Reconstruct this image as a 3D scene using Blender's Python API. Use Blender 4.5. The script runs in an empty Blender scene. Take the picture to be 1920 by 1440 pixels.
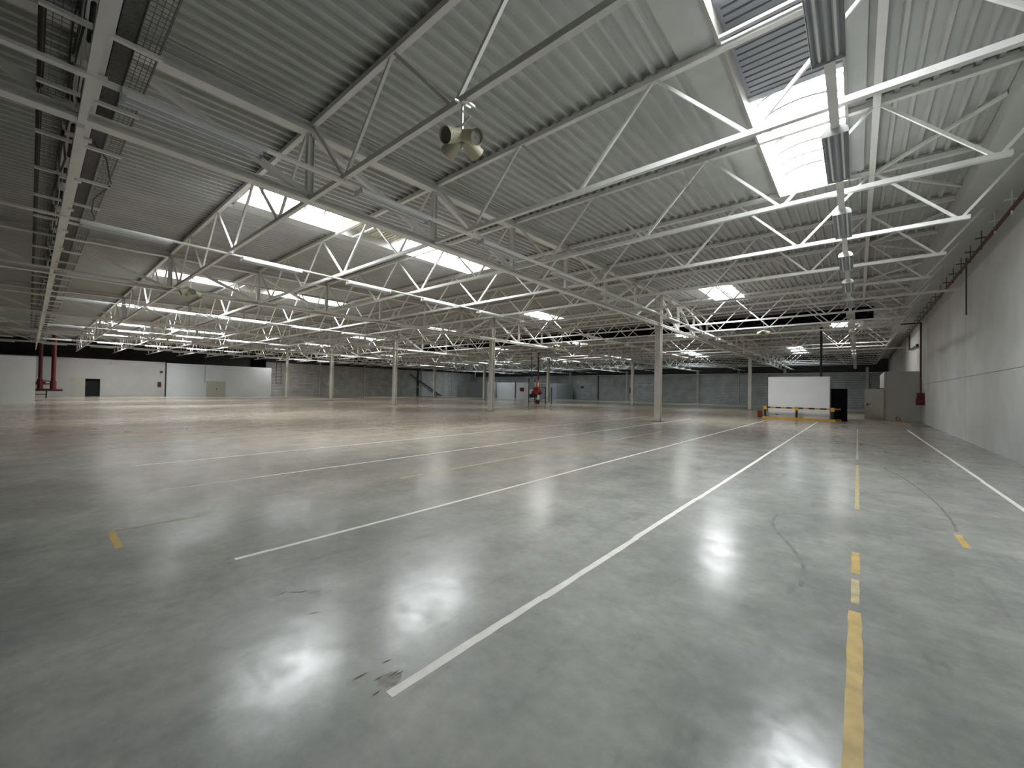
import bpy, math, random
from mathutils import Vector, Matrix
random.seed(7)
S = bpy.context.scene
C = S.collection

# ------------------------------------------------------------------ camera, world, exposure
F_PX, HCAM = 766.0, 1.6
vy = Vector((1608-960, -(743-720), -F_PX)).normalized()      # world +Y seen in camera space
vx = -Vector((55-960, -(716-720), -F_PX)); vx = (vx - vx.dot(vy)*vy).normalized()
vz = vx.cross(vy)
cam_d = bpy.data.cameras.new('camera')
cam_d.sensor_fit = 'HORIZONTAL'; cam_d.sensor_width = 36.0
cam_d.lens = 36.0*F_PX/1920.0
cam_d.clip_start = 0.05; cam_d.clip_end = 400
cam = bpy.data.objects.new('camera', cam_d); C.objects.link(cam)
cam.matrix_world = Matrix(((vx.x, vx.y, vx.z, 0), (vy.x, vy.y, vy.z, 0), (vz.x, vz.y, vz.z, HCAM), (0, 0, 0, 1)))
S.camera = cam

w = bpy.data.worlds.new('sky'); S.world = w; w.use_nodes = True
bg = w.node_tree.nodes['Background']
bg.inputs[0].default_value = (0.45, 0.62, 0.95, 1); bg.inputs[1].default_value = 1.0
DOME = 17.0        # brightness of the daylit skylight glazing
LAMP = 0.0
S.view_settings.view_transform = 'Standard'
S.view_settings.look = 'None'
S.view_settings.exposure = 1.0
S.view_settings.gamma = 1.0
S.view_settings.use_curve_mapping = False

# ------------------------------------------------------------------ materials
def mat(name, col, rough=0.6, metal=0.0, var=0.0, scale=3.0, bump=0.0, bscale=60.0, emit=0.0, spec=0.5):
    m = bpy.data.materials.new(name); m.use_nodes = True
    nt = m.node_tree; N = nt.nodes; L = nt.links
    b = N['Principled BSDF']
    b.inputs['Base Color'].default_value = (*col, 1)
    b.inputs['Roughness'].default_value = rough
    b.inputs['Metallic'].default_value = metal
    b.inputs['Specular IOR Level'].default_value = spec
    if emit:
        b.inputs['Emission Color'].default_value = (*col, 1); b.inputs['Emission Strength'].default_value = emit
    if var or bump:
        g = N.new('ShaderNodeNewGeometry')
    if var:
        n = N.new('ShaderNodeTexNoise'); n.inputs['Scale'].default_value = scale; n.inputs['Detail'].default_value = 6
        L.new(g.outputs['Position'], n.inputs['Vector'])
        r = N.new('ShaderNodeValToRGB')
        r.color_ramp.elements[0].position = 0.3; r.color_ramp.elements[1].position = 0.7
        r.color_ramp.elements[0].color = (*[c*(1-var) for c in col], 1)
        r.color_ramp.elements[1].color = (*[min(1, c*(1+var*0.5)) for c in col], 1)
        L.new(n.outputs['Fac'], r.inputs[0]); L.new(r.outputs[0], b.inputs['Base Color'])
    if bump:
        n2 = N.new('ShaderNodeTexNoise'); n2.inputs['Scale'].default_value = bscale; n2.inputs['Detail'].default_value = 3
        L.new(g.outputs['Position'], n2.inputs['Vector'])
        bp = N.new('ShaderNodeBump'); bp.inputs['Strength'].default_value = bump; bp.inputs['Distance'].default_value = 0.01
        L.new(n2.outputs['Fac'], bp.inputs['Height']); L.new(bp.outputs[0], b.inputs['Normal'])
    return m

def floor_mat():
    m = bpy.data.materials.new('polished_concrete'); m.use_nodes = True
    nt = m.node_tree; N = nt.nodes; L = nt.links; b = N['Principled BSDF']
    g = N.new('ShaderNodeNewGeometry')
    def noise(scale, detail, rough=0.55, stretch=None):
        n = N.new('ShaderNodeTexNoise'); n.inputs['Scale'].default_value = scale; n.inputs['Detail'].default_value = detail
        n.inputs['Roughness'].default_value = rough
        if stretch:
            mp = N.new('ShaderNodeMapping'); mp.inputs['Scale'].default_value = stretch
            L.new(g.outputs['Position'], mp.inputs['Vector']); L.new(mp.outputs[0], n.inputs['Vector'])
        else:
            L.new(g.outputs['Position'], n.inputs['Vector'])
        return n
    def ramp(src, p0, p1, c0, c1):
        r = N.new('ShaderNodeValToRGB'); e = r.color_ramp.elements
        e[0].position, e[1].position = p0, p1; e[0].color = (*c0, 1); e[1].color = (*c1, 1)
        L.new(src, r.inputs[0]); return r
    def mix(fac, a, bb, mode='MIX'):
        x = N.new('ShaderNodeMix'); x.data_type = 'RGBA'; x.blend_type = mode
        if isinstance(fac, float): x.inputs[0].default_value = fac
        else: L.new(fac, x.inputs[0])
        L.new(a, x.inputs[6]); L.new(bb, x.inputs[7]); return x
    big = noise(0.35, 5, 0.6, (1.0, 0.45, 1))
    base = ramp(big.outputs['Fac'], 0.38, 0.62, (0.245, 0.252, 0.235), (0.35, 0.353, 0.33))
    # trodden-in brown dust, in long drifts between the old racking lanes
    dust = noise(0.16, 4, 0.5, (1.0, 0.5, 1))
    dcol = ramp(dust.outputs['Fac'], 0.35, 0.65, (0.29, 0.245, 0.195), (0.49, 0.42, 0.335))
    dfac_n = noise(0.13, 4, 0.6, (1.0, 0.55, 1))
    # the dust lies thicker away from the cleaned strip in front: plain distance over the floor
    sep = N.new('ShaderNodeSeparateXYZ'); L.new(g.outputs['Position'], sep.inputs[0])
    a1 = N.new('ShaderNodeMath'); a1.operation = 'MULTIPLY'; a1.inputs[1].default_value = -0.035; L.new(sep.outputs[0], a1.inputs[0])
    a2 = N.new('ShaderNodeMath'); a2.operation = 'MULTIPLY_ADD'; a2.inputs[1].default_value = 0.022; L.new(sep.outputs[1], a2.inputs[0]); L.new(a1.outputs[0], a2.inputs[2])
    a3 = N.new('ShaderNodeMath'); a3.operation = 'ADD'; L.new(a2.outputs[0], a3.inputs[0]); L.new(dfac_n.outputs['Fac'], a3.inputs[1])
    df = N.new('ShaderNodeMapRange'); df.inputs[1].default_value = 0.72; df.inputs[2].default_value = 1.25; df.inputs[3].default_value = 0.0; df.inputs[4].default_value = 0.92
    L.new(a3.outputs[0], df.inputs[0])
    c1 = mix(df.outputs[0], base.outputs[0], dcol.outputs[0])
    fine = noise(9.0, 8, 0.7)
    fr = ramp(fine.outputs['Fac'], 0.3, 0.7, (0.87, 0.87, 0.865), (1.10, 1.10, 1.095))
    c2 = mix(1.0, c1.outputs[2], fr.outputs[0], 'MULTIPLY')
    patch = noise(1.3, 5, 0.6)
    pr = ramp(patch.outputs['Fac'], 0.35, 0.7, (0.82, 0.825, 0.83), (1.15, 1.145, 1.13))
    c3 = mix(1.0, c2.outputs[2], pr.outputs[0], 'MULTIPLY')
    # thin drag marks in the slab
    mk = noise(1.1, 4, 0.6, (3.5, 0.8, 1))
    mr = ramp(mk.outputs['Fac'], 0.60, 0.74, (1, 1, 1), (0.78, 0.775, 0.76))
    c4 = mix(1.0, c3.outputs[2], mr.outputs[0], 'MULTIPLY')
    L.new(c4.outputs[2], b.inputs['Base Color'])
    rn = noise(4.0, 7, 0.65)
    rr = N.new('ShaderNodeMapRange'); rr.inputs[1].default_value = 0.3; rr.inputs[2].default_value = 0.7
    rr.inputs[3].default_value = 0.16; rr.inputs[4].default_value = 0.262
    L.new(rn.outputs['Fac'], rr.inputs[0]); L.new(rr.outputs[0], b.inputs['Roughness'])
    sn = noise(3.0, 10, 0.75); sr = N.new('ShaderNodeMapRange'); sr.inputs[1].default_value = 0.36; sr.inputs[2].default_value = 0.64
    sr.inputs[3].default_value = 0.10; sr.inputs[4].default_value = 0.58; L.new(sn.outputs['Fac'], sr.inputs[0]); L.new(sr.outputs[0], b.inputs['Specular IOR Level'])
    bp = N.new('ShaderNodeBump'); bp.inputs['Strength'].default_value = 0.05; bp.inputs['Distance'].default_value = 0.004
    bn = noise(14, 4, 0.6); L.new(bn.outputs['Fac'], bp.inputs['Height']); L.new(bp.outputs[0], b.inputs['Normal'])
    return m

def deck_mat():
    m = bpy.data.materials.new('painted_roof_deck'); m.use_nodes = True
    nt = m.node_tree; N = nt.nodes; L = nt.links; b = N['Principled BSDF']
    g = N.new('ShaderNodeNewGeometry'); sep = N.new('ShaderNodeSeparateXYZ'); L.new(g.outputs['Position'], sep.inputs[0])
    def math_(op, a, bb=None, c=None):
        x = N.new('ShaderNodeMath'); x.operation = op
        for i, v in enumerate((a, bb, c)):
            if v is None: continue
            if isinstance(v, (int, float)): x.inputs[i].default_value = v
            else: L.new(v, x.inputs[i])
        return x.outputs[0]
    n1 = N.new('ShaderNodeTexNoise'); n1.inputs['Scale'].default_value = 1.2; n1.inputs['Detail'].default_value = 6; L.new(g.outputs['Position'], n1.inputs['Vector'])
    n2 = N.new('ShaderNodeTexNoise'); n2.inputs['Scale'].default_value = 5.0; n2.inputs['Detail'].default_value = 7; L.new(g.outputs['Position'], n2.inputs['Vector'])
    # soot streaks gathered where the sheets bear on a truss (every 3.2 m), as patchy stains
    ph = math_('DIVIDE', math_('ADD', sep.outputs[1], 3.2*10-0.4-0.0), 3.2)
    fr = math_('FRACT', ph)
    d = math_('MULTIPLY', math_('SUBTRACT', 1.0, fr), 3.2)
    near = math_('SUBTRACT', 1.0, math_('DIVIDE', d, 0.30)); near = math_('MAXIMUM', near, 0.0)
    st = math_('MULTIPLY', near, math_('MULTIPLY', n2.outputs['Fac'], 1.5)); st = math_('MINIMUM', st, 0.8)
    r = N.new('ShaderNodeValToRGB'); e = r.color_ramp.elements
    e[0].position, e[1].position = 0.3, 0.7; e[0].color = (0.45, 0.465, 0.445, 1); e[1].color = (0.53, 0.545, 0.525, 1)
    L.new(n1.outputs['Fac'], r.inputs[0])
    mx = N.new('ShaderNodeMix'); mx.data_type = 'RGBA'; L.new(st, mx.inputs[0]); L.new(r.outputs[0], mx.inputs[6]); mx.inputs[7].default_value = (0.10, 0.10, 0.09, 1)
    L.new(mx.outputs[2], b.inputs['Base Color']); b.inputs['Roughness'].default_value = 0.55
    return m

def block_mat(name='painted_blockwork', col=(0.36, 0.375, 0.37)):
    m = mat(name, col, 0.8, var=0.25, scale=0.8)
    nt = m.node_tree; N = nt.nodes; L = nt.links; b = N['Principled BSDF']
    g = N.new('ShaderNodeNewGeometry'); wv = N.new('ShaderNodeTexWave'); wv.wave_type = 'BANDS'; wv.bands_direction = 'Z'
    wv.inputs['Scale'].default_value = 1.25; wv.inputs['Distortion'].default_value = 0.6; wv.inputs['Detail'].default_value = 2
    L.new(g.outputs['Position'], wv.inputs['Vector'])
    rr = N.new('ShaderNodeValToRGB'); rr.color_ramp.elements[0].position = 0.0; rr.color_ramp.elements[1].position = 0.35
    rr.color_ramp.elements[0].color = (0.55, 0.55, 0.55, 1); rr.color_ramp.elements[1].color = (1, 1, 1, 1)
    L.new(wv.outputs['Color'], rr.inputs[0])
    src = b.inputs['Base Color'].links[0].from_socket
    mx = N.new('ShaderNodeMix'); mx.data_type = 'RGBA'; mx.blend_type = 'MULTIPLY'; mx.inputs[0].default_value = 1
    L.new(src, mx.inputs[6]); L.new(rr.outputs[0], mx.inputs[7]); L.new(mx.outputs[2], b.inputs['Base Color'])
    return m

M = dict(
    floor=floor_mat(), deck=deck_mat(), block=block_mat(col=(0.54, 0.55, 0.54)), blocklight=block_mat('light_painted_blockwork', (0.60, 0.60, 0.575)),
    steel=mat('white_painted_steel', (0.76, 0.755, 0.725), 0.5, var=0.08, scale=2.0),
    column=mat('cream_painted_steel', (0.62, 0.60, 0.55), 0.55, var=0.12, scale=1.5),
    wall=mat('white_concrete_panel', (0.60, 0.60, 0.585), 0.75, var=0.16, scale=0.5, bump=0.15),
    beamc=mat('painted_concrete_beam', (0.50, 0.51, 0.49), 0.75, var=0.08, scale=0.6),
    groove=mat('panel_joint', (0.18, 0.18, 0.17), 0.9),
    flash=mat('zinc_flashing', (0.50, 0.51, 0.50), 0.5, var=0.06, scale=1),
    storewall=mat('aged_white_plaster', (0.45, 0.445, 0.42), 0.8, var=0.06, scale=0.7),
    officewall=mat('office_wall_paint', (0.60, 0.625, 0.64), 0.6, var=0.06, scale=0.5),
    partition=mat('white_plaster', (0.82, 0.83, 0.81), 0.8, var=0.06, scale=0.7),
    whitepanel=mat('white_laminate', (0.84, 0.855, 0.87), 0.45, var=0.04, scale=0.7),
    greyroom=mat('blue_grey_paint', (0.33, 0.36, 0.38), 0.7, var=0.06, scale=0.7),
    cream=mat('cream_door_paint', (0.42, 0.405, 0.345), 0.5, var=0.05, scale=2),
    dark=mat('black_sheet', (0.004, 0.004, 0.004), 0.9, spec=0.05),
    darkgrey=mat('dark_grey_surface', (0.055, 0.055, 0.055), 0.8, var=0.2, scale=1.0),  # plain dark grey for upper walls, roof skin and one post
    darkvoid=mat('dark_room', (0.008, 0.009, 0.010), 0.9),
    red=mat('dark_red_paint', (0.12, 0.008, 0.010), 0.45, var=0.15, scale=4),
    redb=mat('red_paint', (0.38, 0.015, 0.015), 0.4, var=0.1, scale=4),
    maroon=mat('maroon_pipe_paint', (0.075, 0.016, 0.016), 0.5),
    black=mat('black_paint', (0.015, 0.015, 0.015), 0.5),
    yellow=mat('safety_yellow', (0.62, 0.34, 0.035), 0.5, var=0.15, scale=4),
    galv=mat('galvanised_wire', (0.13, 0.125, 0.11), 0.6),
    perf=mat('perforated_sheet', (0.085, 0.085, 0.08), 0.6, var=0.5, scale=35),
    ptape=mat('white_floor_tape', (0.72, 0.70, 0.64), 0.55, var=0.12, scale=9),
    ytape=mat('yellow_floor_paint', (0.52, 0.36, 0.11), 0.5, var=0.25, scale=8),
    yfade=mat('worn_yellow_floor_paint', (0.46, 0.39, 0.20), 0.5, var=0.35, scale=10),
    dome=mat('opal_skylight_glazing', (0.94, 0.975, 1.0), 0.4, emit=DOME),
    domedim=mat('dimmed_skylight_glazing', (0.98, 0.985, 0.97), 0.4, emit=DOME*0.55),  # same glazing, glow turned down to darken the middle and far hall
    domeblue=mat('blue_tinted_skylight_glazing', (0.84, 0.94, 1.0), 0.4, emit=DOME*0.25),
    skyframe=mat('white_aluminium_bar', (0.42, 0.43, 0.44), 0.4),
    gable=mat('skylight_kerb_white', (0.36, 0.35, 0.32), 0.6),
    glbar=mat('grey_glazing_bar', (0.035, 0.037, 0.04), 0.5),
    louvre=mat('grey_smoke_louvre', (0.30, 0.31, 0.34), 0.5),
    louvrelit=mat('bounce_lit_smoke_louvre', (0.50, 0.45, 0.35), 0.5),  # bounce light painted in: lighter, warmer copy of the grey louvre
    lamp=mat('white_lamp_body', (0.72, 0.73, 0.72), 0.35),
    refl=mat('lamp_reflector', (0.42, 0.44, 0.46), 0.3, metal=0.4),
    tube=mat('fluorescent_tube', (0.85, 0.87, 0.87), 0.25),
    beige=mat('beige_speaker_plastic', (0.50, 0.46, 0.33), 0.4),
    grille=mat('speaker_grille', (0.16, 0.16, 0.13), 0.6),
    zinc=mat('bright_zinc', (0.65, 0.65, 0.65), 0.3, metal=0.7),
    pink=mat('faded_pink_pipe', (0.50, 0.22, 0.17), 0.6),
    darksteel=mat('dark_steel', (0.05, 0.05, 0.055), 0.5),
    yghost=mat('nearly_gone_yellow_paint', (0.38, 0.345, 0.255), 0.5, var=0.3, scale=10),
    tyre=mat('tyre_mark_grey', (0.225, 0.228, 0.215), 0.22, var=0.2, scale=6),
    stain=mat('brown_grey_stain', (0.20, 0.185, 0.165), 0.35, var=0.3, scale=25),
    grate=mat('rusty_floor_grate', (0.10, 0.085, 0.07), 0.7, var=0.3, scale=9),
    scuff=mat('scuff_dirt', (0.075, 0.07, 0.06), 0.8),
)

# ------------------------------------------------------------------ geometry helpers
class Mb:
    def __init__(s): s.v = []; s.f = []
    def add(s, vs, fs):
        o = len(s.v); s.v += [tuple(p) for p in vs]; s.f += [tuple(i+o for i in f) for f in fs]; return s
    def box(s, x0, x1, y0, y1, z0, z1):
        vs = [(x, y, z) for z in (z0, z1) for y in (y0, y1) for x in (x0, x1)]
        return s.add(vs, [(0, 2, 3, 1), (4, 5, 7, 6), (0, 1, 5, 4), (2, 6, 7, 3), (0, 4, 6, 2), (1, 3, 7, 5)])
    def bar(s, p0, p1, w, h=None, up=(0, 0, 1)):
        h = h or w
        p0, p1 = Vector(p0), Vector(p1); d = (p1-p0).normalized(); u = Vector(up)
        if abs(d.dot(u)) > 0.97: u = Vector((0, 1, 0))
        r = d.cross(u).normalized(); t = r.cross(d)
        vs = []
        for p in (p0, p1):
            for a, b in ((-1, -1), (1, -1), (1, 1), (-1, 1)): vs.append(p + r*(a*w/2) + t*(b*h/2))
        return s.add(vs, [(0, 1, 2, 3), (7, 6, 5, 4), (0, 4, 5, 1), (1, 5, 6, 2), (2, 6, 7, 3), (3, 7, 4, 0)])
    def tube(s, p0, p1, r, n=10, r1=None, caps=True):
        r1 = r if r1 is None else r1
        p0, p1 = Vector(p0), Vector(p1); d = (p1-p0).normalized()
        u = Vector((0, 0, 1)) if abs(d.z) < 0.9 else Vector((0, 1, 0))
        a = d.cross(u).normalized(); b = a.cross(d); vs = []
        for p, rr in ((p0, r), (p1, r1)):
            for i in range(n):
                t = 2*math.pi*i/n; vs.append(p + a*(math.cos(t)*rr) + b*(math.sin(t)*rr))
        fs = [(i, (i+1) % n, n+(i+1) % n, n+i) for i in range(n)]
        if caps: fs += [tuple(range(n))[::-1], tuple(range(n, 2*n))]
        return s.add(vs, fs)
    def prism_y(s, prof, y0, y1):       # profile of (x,z) swept along Y
        n = len(prof); vs = [(x, y0, z) for x, z in prof] + [(x, y1, z) for x, z in prof]
        return s.add(vs, [(i, (i+1) % n, n+(i+1) % n, n+i) for i in range(n)] + [tuple(range(n))[::-1], tuple(range(n, 2*n))])
    def ibeam(s, p0, p1, w, h, t=0.015, tf=0.02):
        p0, p1 = Vector(p0), Vector(p1); d = (p1-p0).normalized()
        up = Vector((0, 0, 1)) if abs(d.z) < 0.9 else Vector((0, 1, 0))
        r = d.cross(up).normalized(); u = r.cross(d)
        s.bar(p0+u*(h/2-tf/2), p1+u*(h/2-tf/2), w, tf, up); s.bar(p0-u*(h/2-tf/2), p1-u*(h/2-tf/2), w, tf, up)
        s.bar(p0, p1, t, h-2*tf, up); return s
    def mesh(s, name, m, off=(0, 0, 0)):
        me = bpy.data.meshes.new(name)
        ox, oy, oz = off
        me.from_pydata([(x-ox, y-oy, z-oz) for x, y, z in s.v], [], s.f); me.materials.append(m); me.update()
        return me
def link(name, me, parent=None, loc=(0, 0, 0)):
    o = bpy.data.objects.new(name, me); C.objects.link(o); o.location = loc
    if parent: o.parent = parent
    return o
def smooth(o, ang=40):
    for p in o.data.polygons: p.use_smooth = True
    try:
        o.data.set_sharp_from_angle(angle=math.radians(ang))
    except Exception: pass
    return o
def tag(o, label, cat, group=None):
    o['label'] = label; o['category'] = cat; o['kind'] = 'thing'
    if group: o['group'] = group
    return o
def thing(name, label, cat, loc=(0, 0, 0), group=None):
    o = bpy.data.objects.new(name, None); C.objects.link(o); o.location = loc; o.empty_display_size = 0.1
    return tag(o, label, cat, group)
def part(name, mb, m, parent, label=None):       # mb in world coordinates, parent an Empty (or a mesh child of one)
    p = parent; L = Vector((0, 0, 0))
    while p is not None: L += p.location; p = p.parent
    o = link(name, mb.mesh(name, m, L), parent)
    if label: o['label'] = label
    return o
def single(name, mb, m, label, cat, group=None, loc=None):
    if loc is None:
        xs = [v[0] for v in mb.v]; ys = [v[1] for v in mb.v]; zs = [v[2] for v in mb.v]
        loc = ((min(xs)+max(xs))/2, (min(ys)+max(ys))/2, min(zs))
    o = link(name, mb.mesh(name, m, loc), None, loc); return tag(o, label, cat, group)
def struct(name, mb, m):
    o = link(name, mb.mesh(name, m)); o['kind'] = 'structure'; return o

ORD = ['first', 'second', 'third', 'fourth', 'fifth', 'sixth', 'seventh', 'eighth', 'ninth', 'tenth', 'eleventh', 'twelfth',
       'thirteenth', 'fourteenth', 'fifteenth', 'sixteenth', 'seventeenth', 'eighteenth', 'nineteenth', 'twentieth',
       'twenty-first', 'twenty-second', 'twenty-third', 'twenty-fourth', 'twenty-fifth', 'twenty-sixth']

# ------------------------------------------------------------------ the building's measures
XW, XL, YB, YF = 3.1, -75.0, 74.0, -14.0                  # side wall, far side wall, back wall, wall behind the viewer
GX = [-8.55, -21.35, -34.15, -46.95, -59.75]              # column lines
COLY = [22.8, 48.4]
def ZT(y):                                                 # centre of the truss top chords: the roof falls gently
    if y <= 22.8: return 6.9+0.0178*(y-3.6)
    if y <= 48.4: return 7.2418+0.0035*(y-22.8)
    return 7.3314
def ZD(y): return ZT(y)+0.055
ZG = 5.45                                                  # girder bottom chord
TY = [-2.8+3.2*k for k in range(25)]                       # truss lines: -2.8 ... 74
BAY = [(GX[0], XW)] + [(GX[i+1], GX[i]) for i in range(4)] + [(-72.55, GX[4])]

# ------------------------------------------------------------------ floor
struct('floor', Mb().box(XL-1, XW+0.5, YF-0.5, YB+0.5, -0.3, 0.0), M['floor'])

# ------------------------------------------------------------------ roof deck with the skylight openings
# skylights: (x0, x1, y0, y1) ; the A column near the middle of a bay, the B column near its girder
SKY = []
for k in range(6):
    d = -12.4*k if k else 0
    ax0 = -1.62 if k == 0 else -1.62-12.18-12.8*(k-1)*0.985
    SKY.append((ax0, ax0+1.42, 3.78, 13.02, k, 'A'))
    SKY.append((ax0, ax0+1.42, 39.3, 43.7, k, 'C'))
    bx0 = -6.66-12.5*k
    if bx0 > -72:
        SKY.append((bx0, bx0+1.6, 23.0, 27.7, k, 'B'))
        SKY.append((bx0, bx0+1.6, 58.2, 67.6, k, 'D'))
PITCH = 0.245
def ribz(x):                                               # 0 on the low narrow flat, 0.075 on the high wide flat
    t = (x/PITCH) % 1.0
    a, b, c, d = 0.24, 0.33, 0.91, 1.0
    if t < a: return 0.0
    if t < b: return 0.075*(t-a)/(b-a)
    if t < c: return 0.075
    return 0.075*(1-(t-c)/(d-c))
def rib_profile(x0, x1):
    xs = [x0]; k = math.floor(x0/PITCH)-1
    while (k-1)*PITCH < x1:
        for t in (0.0, 0.24, 0.33, 0.91):
            x = (k+t)*PITCH
            if x0+1e-4 < x < x1-1e-4: xs.append(x)
        k += 1
    xs.append(x1); return [(x, ribz(x)) for x in xs]
deck = Mb()
def sheet(prof, y0, y1):
    ys = [y0] + [y for y in (22.8, 48.4) if y0 < y < y1] + [y1]
    n = len(prof); vs = []; fs = []
    for y in ys:
        vs += [(x, y, ZD(y)+z) for x, z in prof]
    for j in range(len(ys)-1):
        for i in range(n-1):
            a = j*n+i; fs.append((a, a+1, a+n+1, a+n))
    deck.add(vs, fs)
def rib_strip(x0, x1, y0, y1): sheet(rib_profile(x0, x1), y0, y1)
def flat_strip(x0, x1, y0, y1): sheet([(x0, 0.08), (x0, -0.002), (x1, -0.002), (x1, 0.08)], y0, y1)
def edge_strip(x0, x1, y0, y1, left): sheet([(x0, 0.08), (x0, -0.002), (x1, -0.002)] if left else [(x0, -0.002), (x1, -0.002), (x1, 0.08)], y0, y1)
def valley_strip(x0, x1, y0, y1):
    p = [(0, 0.08), (0, -0.002), (0.05, -0.002), (0.065, 0.05), (0.13, 0.05), (0.145, -0.002), (0.20, -0.002), (0.215, 0.05), (0.28, 0.05), (0.295, -0.002)]
    sheet([(x0+a, z) for a, z in p] + [(x1-a, z) for a, z in p[::-1]], y0, y1)
cols = {}
for s in SKY: cols.setdefault((round(s[0], 3), round(s[1], 3)), []).append((s[2], s[3]))
zones = sorted([(c[0]-0.62, c[0], c[1], c[1]+0.30, ys) for c, ys in cols.items()])
xcur = XL
for z0, h0, h1, z1, ys in zones:
    # ribbed field up to the zone, leaving a smooth valley strip at each girder
    segs = [(xcur, z0)]
    for g in GX + [-72.55]:
        ns = []
        for a, b in segs:
            if a < g-0.42 and g+0.42 < b:
                ns += [(a, g-0.42), (g+0.42, b)]; valley_strip(g-0.42, g+0.42, YF, YB)
            else: ns.append((a, b))
        segs = ns
    for a, b in segs: rib_strip(a, b, YF, YB)
    y = YF
    for a, b in sorted(ys):
        rib_strip(z0, z1, y, a)
        edge_strip(z0, h0, a, b, True); edge_strip(h1, z1, a, b, False)
        y = b
    rib_strip(z0, z1, y, YB)
    xcur = z1
rib_strip(xcur, 2.10, YF, YB)
ceiling = struct('ceiling', deck, M['deck'])
# an outer skin over the deck keeps daylight to the skylights
skin = Mb()
xcur = XL-1
for z0, h0, h1, z1, ys in zones:
    skin.box(xcur, h0-0.12, YF, YB, 7.62, 7.66); y = YF
    for a, b in sorted(ys):
        skin.box(h0-0.12, h1+0.12, y, a-0.12, 7.62, 7.66); y = b+0.12
    skin.box(h0-0.12, h1+0.12, y, YB, 7.62, 7.66); xcur = h1+0.12
skin.box(xcur, XW+1, YF, YB, 7.62, 7.66)
sk = struct('roof', skin, M['darkgrey'])

# ------------------------------------------------------------------ skylights
SKN = {'A': 'long skylight with a grey smoke louvre', 'B': 'short skylight', 'C': 'square-ended short skylight', 'D': 'long plain skylight'}
SKW = {'A': 'in the row nearest overhead', 'B': 'just past the near column row', 'C': 'halfway to the back wall', 'D': 'close to the back wall'}
BN = ['bay beside the side wall', 'second bay from the side wall', 'third bay from the side wall', 'fourth bay from the side wall', 'fifth bay from the side wall', 'sixth bay from the side wall']
BN = [b.replace('side wall', 'concrete wall') for b in BN]
def skylight(x0, x1, y0, y1, k, kind):
    zc = ZD((y0+y1)/2); zl = min(ZD(y0), ZD(y1))
    t = thing('skylight', '%s, %s, %s' % ({'A': 'Long louvred skylight', 'B': 'Short skylight', 'C': 'Short skylight', 'D': 'Long skylight'}[kind], SKW[kind], BN[k]),
              'skylight', ((x0+x1)/2, (y0+y1)/2, zl), 'daylit roof skylights')
    kb = Mb(); zt = zl+0.40
    kb.box(x0-0.05, x0, y0-0.05, y1+0.05, zl, zt); kb.box(x1, x1+0.05, y0-0.05, y1+0.05, zl, zt)
    kb.box(x0, x1, y0-0.05, y0, zl, zt); kb.box(x0, x1, y1, y1+0.05, zl, zt)
    part('kerb', kb, M['gable'], t)
    cx = (x0+x1)/2; hw = (x1-x0)/2+0.03; sag = 0.34; n = 10
    def arc(off=0.0):
        return [(cx-hw*math.cos(math.pi*i/n), zt+(sag+off)*math.sin(math.pi*i/n)**0.9) for i in range(n+1)]
    l0, l1 = (6.2, 8.85) if k == 0 else (6.95, 9.0)
    spans = [(y0, y1)] if kind != 'A' else [(y0, l0), (l1, y1)]
    for a, b in spans:
        dm = Mb(); p = arc(); m_ = len(p)
        vs = [(x, a, z) for x, z in p]+[(x, b, z) for x, z in p]
        dm.add(vs, [(i, i+1, m_+i+1, m_+i) for i in range(m_-1)])
        part('glazing', dm, M['domeblue' if kind == 'D' else ('domedim' if kind == 'C' or (kind == 'B' and k > 0) else 'dome')], t)
    ribs = []
    for a, b in spans:
        c = max(2, round((b-a)/0.62))
        ribs += [a+(b-a)*i/c for i in range(c+1)]
    def rib(yy, wd=0.06):
        r = Mb(); p = arc(-0.02)
        for i in range(n): r.bar((p[i][0], yy, p[i][1]), (p[i+1][0], yy, p[i+1][1]), 0.04, wd, up=(0, 1, 0))
        return r
    if k < 2 and kind in 'AB':
        for yy in ribs: part('glazing_bar', rib(yy), M['glbar'], t)
    else:
        allr = Mb()
        for yy in ribs[::2]: r = rib(yy); allr.add(r.v, r.f)
        part('glazing_bars', allr, M['glbar'], t)
    for yy in (y0-0.02, y1+0.02) + ((l0, l1) if kind == 'A' else ()):      # arched end gables
        p = arc(); gb = Mb().add([(x, yy, z) for x, z in p], [tuple(range(len(p)))])
        part('gable', gb, M['gable'], t)
    if kind == 'A':
        zz = zl+0.30; yy = l0+0.10; lv = Mb()
        part('louvre_back', Mb().box(x0, x1, l0-0.04, l1+0.05, zz+0.05, zz+0.09), M['darksteel'], t)
        while yy < l1-0.13:
            lv.bar((x0+0.04, yy+0.055, zz+0.01), (x1-0.04, yy+0.055, zz+0.01), 0.115, 0.03); yy += 0.155
        lv.box(x0, x0+0.06, l0, l1, zz-0.01, zz+0.1); lv.box(x1-0.06, x1, l0, l1, zz-0.01, zz+0.1)
        lv.box(x0, x1, l1-0.13, l1+0.02, zz-0.03, zz+0.1); lv.box(x0, x1, l0-0.06, l0+0.08, zz-0.03, zz+0.1)
        part('smoke_louvre', lv, M['louvre' if k == 0 else 'louvrelit'], t, 'slatted smoke louvre')
        fr = Mb(); fr.bar((x0, l0+0.42, zl+0.02), (x1, l0+0.42, zl+0.02), 0.06, 0.05)
        part('cross_bar', fr, M['skyframe'], t)
for s in SKY: skylight(*s)

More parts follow.
